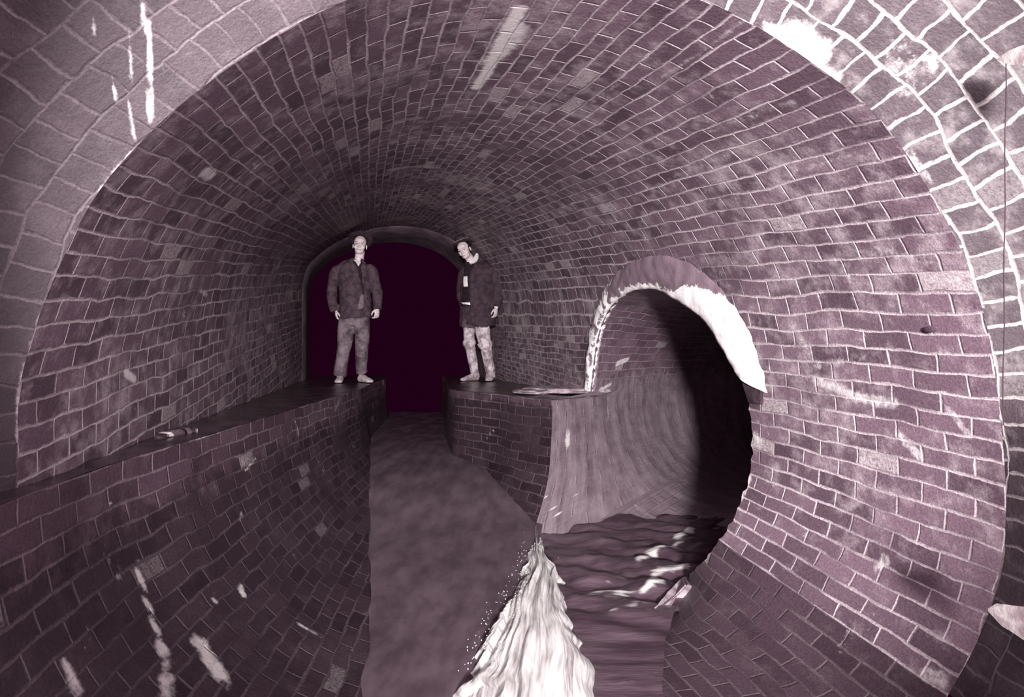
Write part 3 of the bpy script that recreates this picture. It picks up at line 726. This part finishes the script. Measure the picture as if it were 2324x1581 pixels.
def hat(root, Hm, name, brim_r, crown_h, rim_mat=None, tilt=0, brim_drop=.012, off=(0, 0, 0)):
    """felt hat: crown with a crease, curled brim"""
    T = Hm @ Matrix.Translation(Vector((0, .012, .070))+Vector(off)) @ Matrix.Rotation(tilt, 4, 'X')
    prof = [(brim_r-.004, .004-brim_drop), (brim_r, .010-brim_drop*.6), (brim_r-.006, .015-brim_drop*.6), (.125, .002), (.100, .004), (.094, .020), (.090, .050), (.082, crown_h*.8), (.060, crown_h*.97), (.025, crown_h*.93), (.0005, crown_h*.90)]
    inn = [(.088, .0), (.125, -.006), (brim_r-.004, .004-brim_drop)]
    allp = [(.0005, .03), (.05, .03), (.084, .022)]+inn[:2]+prof
    vs = []; seg = 48
    for r, z in allp:
        for k in range(seg):
            a = 2*math.pi*k/seg; curl = .020*(abs(math.cos(a))**2.2)*max(0, (r-.10)/(brim_r-.10)) if r > .1 else 0
            vs.append(T @ Vector((r*math.cos(a)*.93, r*math.sin(a)*1.08, z+curl)))
    fs = grid_faces(len(allp), seg, wrap=True)
    o = meshobj(name, vs, fs, M['hat'], root)
    rim = []
    for k in range(seg+0):
        a = 2*math.pi*k/seg; curl = .020*(abs(math.cos(a))**2.2)
        c = Vector((brim_r*math.cos(a)*.93, brim_r*math.sin(a)*1.08, .008+curl-brim_drop*.7)); out = Vector((math.cos(a), math.sin(a), 0))
        for b in range(6):
            t = 2*math.pi*b/6; rim.append(T @ (c+out*math.cos(t)*.0045+Vector((0, 0, math.sin(t)*.0045))))
    fs = [(k*6+b, k*6+(b+1) % 6, ((k+1) % seg)*6+(b+1) % 6, ((k+1) % seg)*6+b) for k in range(seg) for b in range(6)]
    meshobj('hat_brim_binding', rim, fs, rim_mat or M['coat'], o)
    band = []
    for z, r in ((.006, .1005), (.030, .0965)):
        for k in range(seg):
            a = 2*math.pi*k/seg; band.append(T @ Vector((r*math.cos(a)*.93, r*math.sin(a)*1.08, z)))
    meshobj('hat_band', band, grid_faces(2, seg, wrap=True), M['hair'], o)
    return o
def hair_cap(root, Hm):
    bm = bmesh.new(); ellip(bm, Hm @ Vector((0, .026, .040)), (.079, .090, .084), Hm.to_3x3())
    for s in (-1, 1): ellip(bm, Hm @ Vector((s*.068, .012, .015)), (.011, .026, .035), Hm.to_3x3())
    fuse('hair', bm, M['hair'], root, .008, 2)

def P3(ref, px, py, dy=0):
    """a point of the figure from its height and side offset (metres) at the figure's own depth"""
    return None
GZ = HB+.004
def man_left():
    root = empty('person', (-1.83, 7.78, GZ)); sc = 7.78/F
    def p(px, py, y=0): return Vector(((px-809)*sc, y, (872-py)*sc))
    Hm = Matrix.Translation(p(818, 561, -.03)) @ Matrix.Rotation(math.radians(8), 4, 'Z') @ Matrix.Rotation(math.radians(4), 4, 'Y') @ Matrix.Rotation(math.radians(-4), 4, 'X')
    bm = bmesh.new(); head_into(bm, Hm)
    neck = p(814, 600, .01)
    tube(bm, [p(818, 572, .0), p(815, 590, .0), p(812, 612, .02)], [(.052, .055), (.055, .058), (.075, .07)])
    tube(bm, [p(811, 606, .02), p(806, 640, .02), p(804, 690, .02), p(802, 730, .02)], [(.12, .075), (.15, .09), (.13, .085), (.14, .09)])
    wl = p(763, 706, -.01); wr = p(857, 703, -.02)
    tube(bm, [p(780, 612, .02), p(764, 626, .02), p(752, 667, .03), wl], [.045, .042, .032, .027]); tube(bm, [p(828, 612, .02), p(845, 624, .02), p(854, 667, .03), wr], [.045, .042, .032, .027])
    tube(bm, [p(788, 725, .02), p(782, 790, .0), p(769, 858, .03)], [.075, .055, .04]); tube(bm, [p(816, 725, .02), p(822, 790, -.02), p(820, 850, .05)], [.075, .055, .04])
    hand_into(bm, wl, Vector((.10, -.05, -1)), Vector((.9, .3, 0)), 1, 1.0, .75); hand_into(bm, wr, Vector((-.06, -.05, -1)), Vector((-.8, .5, 0)), -1, 1.0, .95)
    body = fuse('body', bm, M['skin'], root, .0048, 3)
    face_bits(root, Hm, True); hair_cap(root, Hm)
    hat(root, Hm, 'hat', .150, .105, tilt=math.radians(-24), brim_drop=.004, off=(0, .02, -.004))
    # jacket: open at the throat
    jb = bmesh.new()
    tube(jb, [p(809, 592, .035), p(808, 599, .03), p(806, 610, .02), p(805, 640, .015), p(805, 675, .01), p(806, 705, .01), p(808, 726, .01)],
         [(.085, .070), (.15, .085), (.205, .115), (.195, .14), (.182, .145), (.190, .15), (.198, .15)], 40)
    tube(jb, [p(779, 609, .02), p(763, 618, .02), p(755, 640, .02), p(751, 672, .03), p(756, 697, .0), p(760, 711, -.01)], [.064, .064, .062, .061, .056, .053], 24)
    tube(jb, [p(832, 609, .02), p(843, 617, .02), p(850, 640, .02), p(855, 668, .03), p(857, 690, .0), p(857, 706, -.02)], [.062, .062, .060, .059, .055, .051], 24)
    j = fuse('jacket', jb, M['jacket'], root, .009, 4, folds(9, .011))
    # lapels and the dark waistcoat and shirt showing between them
    tree = BVHTree.FromPolygons([v.co for v in j.data.vertices], [tuple(q.vertices) for q in j.data.polygons])
    tb = BVHTree.FromPolygons([v.co for v in body.data.vertices], [tuple(q.vertices) for q in body.data.polygons])
    def front(px, py, lift, t_=None):
        q = p(px, py, -1); h = (t_ or tree).ray_cast(q, Vector((0, 1, 0)))
        return (h[0] if h[0] else p(px, py, -.1))+Vector((0, -lift, 0))
    def patch(name, L, Rr, mat, lift, n=16, m=6, label=None, parent=root):
        Lp = densify(L, n); Rp = densify(Rr, n); vs = []
        for i in range(n):
            for k in range(m):
                q = k/(m-1); x, y = Lp[i]*(1-q)+Rp[i]*q; vs.append(front(x, y, lift))
        nv = len(vs); vs2 = vs+[v+Vector((0, .014, 0)) for v in vs]; f = grid_faces(n, m); f2 = [tuple(reversed([a+nv for a in q])) for q in f]
        bnd = [k for k in range(m)]+[i*m+m-1 for i in range(1, n)]+[(n-1)*m+k for k in range(m-2, -1, -1)]+[i*m for i in range(n-2, 0, -1)]
        f3 = [(bnd[i], bnd[i-1], bnd[i-1]+nv, bnd[i]+nv) for i in range(len(bnd))]
        o = meshobj(name, vs2, f+f2+f3, mat, parent)
        if label: o['label'] = label
        return o
    patch('shirt_front', [(804, 594), (811, 600), (817, 609)], [(823, 594), (821.5, 600), (818.5, 609)], M['skin'], .012, label='bare throat and open pale shirt in the V of the jacket')
    patch('waistcoat', [(800, 594), (812, 609), (822, 640), (828, 672)], [(825, 594), (823, 609), (828, 640), (830, 672)], M['vest'], .007)
    patch('lapel', [(796, 593), (799, 614), (819, 646)], [(803, 593), (811, 613), (824, 652)], M['jacket'], .020)
    patch('lapel', [(823, 593), (826, 612), (827, 650)], [(828, 593), (835, 612), (831, 650)], M['jacket'], .020)
    patch('shirt_tail', [(824, 674), (818, 700), (816, 706)], [(829, 674), (830, 700), (824, 707)], M['trouser'], .010)
    patch('pocket_flap', [(778, 680), (780, 685)], [(808, 674), (808, 680)], M['jacket'], .012, 4, 8)
    tb_ = bmesh.new()
    tube(tb_, [p(804, 700, .01), p(803, 722, .01), p(801, 742, .01)], [(.165, .12), (.175, .125), (.165, .12)], 30)
    tube(tb_, [p(788, 725, .02), p(785, 750, .0), p(782, 790, -.02), p(775, 825, .01), p(770, 856, .03)], [(.108, .11), (.098, .105), (.080, .09), (.076, .088), (.074, .085)], 24)
    tube(tb_, [p(818, 725, .02), p(821, 750, .0), p(823, 786, -.03), p(820, 822, .01), p(819, 850, .05)], [(.100, .11), (.092, .105), (.075, .09), (.068, .085), (.066, .08)], 24)
    fuse('trousers', tb_, M['trouser'], root, .009, 3, folds(11, .010))
    h1 = p(773, 872, .10); shoe('shoe', root, Vector((h1.x-.01, .05, .0)), Vector((h1.x+.02, -.20, .0)), M['shoe'])
    h2 = p(817, 872, .0); shoe('shoe', root, Vector((h2.x-.02, .10, .0)), Vector((h2.x+.165, -.10, .0)), M['shoe'])
    tag(root, 'person in worn dark jacket and muddy trousers standing upright on the left bench', 'person')
    return root
def man_right():
    root = empty('person', (-.42, 8.2, GZ)); sc = 8.2/F
    def p(px, py, y=0): return Vector(((px-1085)*sc, y, (866-py)*sc))
    Hm = Matrix.Translation(p(1055, 571, -.10)) @ Matrix.Rotation(math.radians(-20), 4, 'Y') @ Matrix.Rotation(math.radians(-20), 4, 'Z') @ Matrix.Rotation(math.radians(6), 4, 'X')
    bm = bmesh.new(); head_into(bm, Hm)
    tube(bm, [p(1060, 580, -.05), p(1068, 592, -.03), p(1077, 608, .02)], [(.050, .052), (.055, .058), (.085, .07)])
    tube(bm, [p(1082, 606, .02), p(1081, 640, .02), p(1080, 690, .02), p(1080, 735, .02)], [(.12, .075), (.16, .09), (.13, .085), (.14, .09)])
    wr = p(1126, 700, -.05); wl = p(1052, 700, .06)
    tube(bm, [p(1104, 610, .02), p(1120, 628, .02), p(1131, 665, .04), wr], [.05, .05, .042, .028]); tube(bm, [p(1062, 612, .02), p(1050, 626, .03), p(1045, 667, .075), wl], [.045, .042, .030, .026])
    tube(bm, [p(1066, 725, .02), p(1066, 780, .0), p(1077, 850, .02)], [.075, .055, .04]); tube(bm, [p(1094, 725, .02), p(1098, 780, -.02), p(1110, 850, .05)], [.075, .055, .04])
    hand_into(bm, wr, Vector((-.08, -.05, -1)), Vector((-.8, .4, 0)), -1, 1.0, .8); hand_into(bm, wl, Vector((.1, .05, -1)), Vector((.9, .2, 0)), 1, 1.0, .8)
    body = fuse('body', bm, M['skin'], root, .0048, 3)
    face_bits(root, Hm); hair_cap(root, Hm)
    hat(root, Hm, 'hat', .135, .105, rim_mat=M['rimpale'], tilt=math.radians(-16), brim_drop=-.012, off=(0, .010, .0))
    cb = bmesh.new()
    tube(cb, [p(1083, 594, .04), p(1084, 601, .035), p(1085, 612, .02), p(1085, 645, .02), p(1084, 690, .02), p(1083, 720, .02), p(1083, 741, .02)],
         [(.09, .06), (.15, .085), (.215, .12), (.215, .14), (.215, .15), (.225, .155), (.232, .16)], 40)
    tube(cb, [p(1104, 610, .02), p(1119, 620, .02), p(1127, 645, .03), p(1131, 668, .04), p(1128, 688, .0), p(1126, 700, -.04)], [.082, .080, .070, .062, .055, .052], 24)
    tube(cb, [p(1064, 610, .02), p(1052, 620, .03), p(1047, 645, .05), p(1045, 668, .08), p(1049, 686, .07), p(1052, 698, .06)], [.075, .072, .062, .055, .050, .048], 24)
    j = fuse('coat', cb, M['coat'], root, .009, 4, folds(8, .013, (1.2, 1.2, .3)))
    tree = BVHTree.FromPolygons([v.co for v in j.data.vertices], [tuple(q.vertices) for q in j.data.polygons])
    def front(px, py, lift):
        q = p(px, py, -1); h = tree.ray_cast(q, Vector((0, 1, 0))); return (h[0] if h[0] else p(px, py, -.12))+Vector((0, -lift, 0))
    def patch(name, L, Rr, mat, lift, n=16, m=6, label=None):
        Lp = densify(L, n); Rp = densify(Rr, n); vs = []
        for i in range(n):
            for k in range(m):
                q = k/(m-1); x, y = Lp[i]*(1-q)+Rp[i]*q; vs.append(front(x, y, lift))
        nv = len(vs); vs2 = vs+[v+Vector((0, .014, 0)) for v in vs]; f = grid_faces(n, m); f2 = [tuple(reversed([a+nv for a in q])) for q in f]
        bnd = [k for k in range(m)]+[i*m+m-1 for i in range(1, n)]+[(n-1)*m+k for k in range(m-2, -1, -1)]+[i*m for i in range(n-2, 0, -1)]
        o = meshobj(name, vs2, f+f2+[(bnd[i], bnd[i-1], bnd[i-1]+nv, bnd[i]+nv) for i in range(len(bnd))], mat, root)
        if label: o['label'] = label
        return o
    patch('sweater', [(1056, 599), (1052, 640), (1047, 690), (1046, 696)], [(1079, 597), (1066, 640), (1068, 690), (1069, 696)], M['vest'], .012)
    patch('pale_badge', [(1053, 630), (1052, 641), (1053, 653)], [(1062, 630), (1062, 641), (1063, 653)], M['linen'], .018, 6, 5, 'white rectangular patch on the chest')
    patch('belt', [(1046, 688), (1052, 692)], [(1069, 689), (1069, 695)], M['linen'], .018, 4, 6, 'white strip at the waist')
    patch('lapel', [(1079, 597), (1068, 640), (1069, 700), (1072, 738)], [(1088, 597), (1080, 640), (1077, 700), (1080, 738)], M['coat'], .022)
    # scarf-like pale collar
    sb = bmesh.new(); tube(sb, [p(1082, 578, .03), p(1080, 588, -.02), p(1071, 597, -.08), p(1061, 597, -.09)], [(.022, .03), (.034, .034), (.034, .028), (.018, .018)], 14)
    fuse('shirt_collar', sb, M['linen'], root, .006, 2, label='pale open shirt collar')
    tb_ = bmesh.new()
    tube(tb_, [p(1077, 696, .0), p(1078, 715, .0), p(1080, 735, .0)], [(.165, .12), (.175, .125), (.17, .12)], 30)
    tube(tb_, [p(1065, 715, .0), p(1061, 746, -.01)], [(.095, .11), (.088, .10)], 24); tube(tb_, [p(1096, 715, .0), p(1096, 747, -.02)], [(.10, .11), (.095, .105)], 24)
    fuse('trousers', tb_, M['dtrouser'], root, .009, 3, folds(11, .007))
    lb = bmesh.new()
    tube(lb, [p(1063, 741, -.01), p(1064, 760, -.02), p(1066, 782, -.03), p(1069, 800, -.01), p(1074, 828, .02), p(1078, 848, .03), p(1078, 858, .03)], [(.070, .085), (.066, .08), (.068, .08), (.060, .075), (.058, .07), (.053, .06), (.055, .062)], 24)
    tube(lb, [p(1054.5, 778, -.03), p(1067, 782, -.03)], [(.01, .01), (.01, .01)], 8)
    b1 = fuse('thigh_boot', lb, M['boot'], root, .007, 3, folds(22, .009)); 
    cu = bmesh.new(); tube(cu, [p(1064.5, 773, -.025), p(1065.5, 779, -.03), p(1066.5, 785, -.03)], [(.074, .087), (.079, .092), (.072, .085)], 24); fuse('turned_cuff', cu, M['boot'], b1, .006, 2, folds(26, .006))
    rb = bmesh.new()
    tube(rb, [p(1096, 741, -.02), p(1097, 762, -.03), p(1102, 784, -.04), p(1106, 800, -.02), p(1110, 828, .0), p(1113, 846, .02), p(1113, 858, .02)], [(.092, .10), (.086, .095), (.078, .09), (.062, .078), (.060, .072), (.058, .064), (.058, .064)], 24)
    b2 = fuse('thigh_boot', rb, M['boot'], root, .007, 3, folds(22, .010))
    cu = bmesh.new(); tube(cu, [p(1098, 776, -.035), p(1102, 784, -.04), p(1104, 790, -.03)], [(.086, .098), (.088, .10), (.074, .088)], 24); fuse('turned_cuff', cu, M['boot'], b2, .006, 2, folds(26, .008))
    h1 = p(1080, 866); shoe('boot_foot', root, Vector((h1.x+.01, .06, 0)), Vector((h1.x-.185, -.10, 0)), M['boot']); h2 = p(1114, 866); shoe('boot_foot', root, Vector((h2.x+.005, .05, 0)), Vector((h2.x-.03, -.18, 0)), M['boot'])
    tag(root, 'person in long dark coat and pale muddy thigh boots, head tilted, on the right bench', 'person')
    return root
M['rimpale'] = cloth('pale_binding', (.16, .12, .14), (.22, .17, .19), 10)
man_left(); man_right()

# ------------------------------------------------------------------ loose things and broken edges
M['stone'] = plain_mat('crusted_stone', (.16, .11, .14), (.50, .43, .45), 9, .8, .8, .02)
M['darkstone'] = plain_mat('dark_broken_brick', (.022, .012, .017), (.07, .045, .058), 14, .7, .8, .015)
M['iron'] = plain_mat('pale_worn_step', (.24, .19, .20), (.55, .52, .50), 16, .7, .6, .008)
def rock(name, loc, r, mat, seed, rot=0, cell=.5):
    bm = bmesh.new(); bmesh.ops.create_icosphere(bm, subdivisions=4, radius=1)
    for v in bm.verts:
        n_ = noise.noise(v.co*1.3+Vector((seed*7.1, 0, 0)))*.35+noise.noise(v.co*4+Vector((0, seed*3.3, 0)))*.12
        v.co = v.co*(1+n_); v.co = Vector((math.copysign(abs(v.co.x)**.75, v.co.x)*r[0], math.copysign(abs(v.co.y)**.75, v.co.y)*r[1], math.copysign(abs(v.co.z)**.75, v.co.z)*r[2]))
    zmin = min(v.co.z for v in bm.verts)
    me = bpy.data.meshes.new(name); bm.to_mesh(me); bm.free(); me.materials.append(mat)
    for p in me.polygons: p.use_smooth = True
    o = bpy.data.objects.new(name, me); C.objects.link(o); o.location = (loc[0], loc[1], loc[2]-zmin); o.rotation_euler = (0, 0, rot); return o
# flat crust slabs at the right bench corner
for i, (px, py, r, rot, lab) in enumerate((((1290), 893, (.36, .30, .030), .3, 'wide flat crusted slab lying at the right bench corner beside the pipe collar'), (1215, 895, (.20, .26, .020), -.2, 'small flat slab to the left of the wide slab on the right bench'))):
    x, y = benchpt(px, py); y = min(y, 5.95)+.1; x = (px-CX)/F*y
    tag(rock('stone_slab', (x, y, HB+.004), r, M['stone'], i+1, rot), lab, 'slab')
# small rubble against the left wall on the bench
labs = ['pale wet pebble at the near end of the rubble on the left bench', 'dark lump of rubble on the left bench against the wall', 'small pale chip in the middle of the left bench rubble', 'flat dark fragment behind the pale chips on the left bench', 'far end pebble of the rubble on the left bench', 'round dark pebble next to the wall above the left bench lip']
for i, (px, py, r, m_) in enumerate(((378, 994, .022, 'iron'), (395, 992, .030, 'darkstone'), (404, 987, .018, 'iron'), (420, 986, .028, 'darkstone'), (436, 983, .018, 'stone'), (365, 1000, .022, 'darkstone'))):
    x, y = benchpt(px, py); tag(rock('rubble_stone', (x, y, HB+.003), (r*1.5, r, r*.6), M[m_], i+11, i), labs[i], 'rubble', 'rubble on the left bench')
# the dark brick end bared under the collar
def block(name, quad, depth, mat, out=.012, bev=.006):
    P = [hit(x, y) for x, y in quad]; nrm = sum((n for _, n in P), Vector()).normalized(); bm = bmesh.new()
    a = [bm.verts.new(p+n*out) for p, n in P]; b = [bm.verts.new(p-n*depth) for p, n in P]; k = len(a)
    bm.faces.new(a); bm.faces.new(b[::-1])
    for i in range(k): bm.faces.new((a[i], b[i], b[(i+1) % k], a[(i+1) % k]))
    bmesh.ops.recalc_face_normals(bm, faces=bm.faces); bmesh.ops.bevel(bm, geom=bm.edges[:], offset=bev, segments=2, affect='EDGES')
    bmesh.ops.triangulate(bm, faces=bm.faces); bmesh.ops.subdivide_edges(bm, edges=bm.edges[:], cuts=3)
    for v in bm.verts: v.co += nrm*noise.noise(v.co*22)*.006
    me = bpy.data.meshes.new(name); bm.to_mesh(me); bm.free(); me.materials.append(mat); o = bpy.data.objects.new(name, me); C.objects.link(o); return o
o = block('brick', [(1682, 848), (1730, 856), (1733, 918), (1700, 914)], .10, M['darkstone']); tag(o, 'dark bare brick just below the white end of the pipe collar', 'brick')
o = block('broken_brick', [(1562, 1309), (1571, 1330), (1540, 1362), (1505, 1388), (1488, 1386), (1520, 1352)], .05, M['stone'], .035, .010); tag(o, 'broken brick edge jutting at the waterline below the pipe mouth', 'brick')
o = block('chip', [(2103, 741), (2116, 738), (2126, 746), (2122, 753), (2106, 750)], .01, M['darkstone'], .02, .003); tag(o, 'small black knob stuck on the right wall bricks', 'chip')

# step irons at the right margin
def step(name, px0, py0, px1, py1, r0, r1, lab, seed):
    """a split timber end: wedge-shaped, grained, let into the ring wall"""
    a0, _ = hit(px0, py0, ring_tree); a0 = a0 or at(px0, py0, 2.0); a = a0*.92; b = at(px1, py1, a0.y*.80)
    bm = bmesh.new(); n = 40; rings = []
    for k in range(n):
        q = k/(n-1); c = a.lerp(b, q); g_ = min(1, (q*6+.12))**.7; h = (r0+(r1-r0)*q)*g_
        prof = [(-.35, 1.0), (.5, .8), (.8, .1), (.6, -.7), (-.2, -1.0), (-.8, -.3)]
        ring_ = []
        for (u, v_) in prof:
            for m in (0, 1):
                u2, v2 = prof[(prof.index((u, v_))+1) % 6]; uu = u+(u2-u)*m*.5; vv = v_+(v2-v_)*m*.5
                w_ = 1+.13*noise.noise(Vector((uu*3+seed, vv*3, q*2)))+.05*noise.noise(Vector((uu*9, vv*9+seed, q*6)))
                ring_.append(bm.verts.new(c+Vector((0, uu*h*.9*w_, vv*h*w_))))
        rings.append(ring_)
    m = len(rings[0])
    for x, y in zip(rings, rings[1:]):
        for k in range(m): bm.faces.new((x[k], x[(k+1) % m], y[(k+1) % m], y[k]))
    bm.faces.new(rings[0][::-1]); bm.faces.new(rings[-1]); bmesh.ops.recalc_face_normals(bm, faces=bm.faces)
    me = bpy.data.meshes.new(name); bm.to_mesh(me); bm.free(); me.materials.append(M['iron'])
    o = bpy.data.objects.new(name, me); C.objects.link(o); tag(o, lab, 'step'); return a, b
sa, sb_ = step('climbing_step', 2264, 134, 2440, 112, .012, .055, 'pale worn climbing step jutting in at the upper right corner', 1)
step('climbing_step', 2244, 1384, 2440, 1452, .022, .075, 'split pale climbing step jutting in at the lower right corner', 5)
def cord():
    bm = bmesh.new(); Y = sa.y*.985
    tube(bm, [at(2283+1.2*math.sin(k*1.3)-k*.45, 140+k*55, Y+.02*k/15) for k in range(16)], [.0016]*16, 8, side=(1, 0, 0))
    me = bpy.data.meshes.new('cord'); bm.to_mesh(me); bm.free(); me.materials.append(M['dark']); o = bpy.data.objects.new('cord', me); C.objects.link(o)
    tag(o, 'thin dark cord hanging straight down from the upper right climbing step', 'cord')
cord()
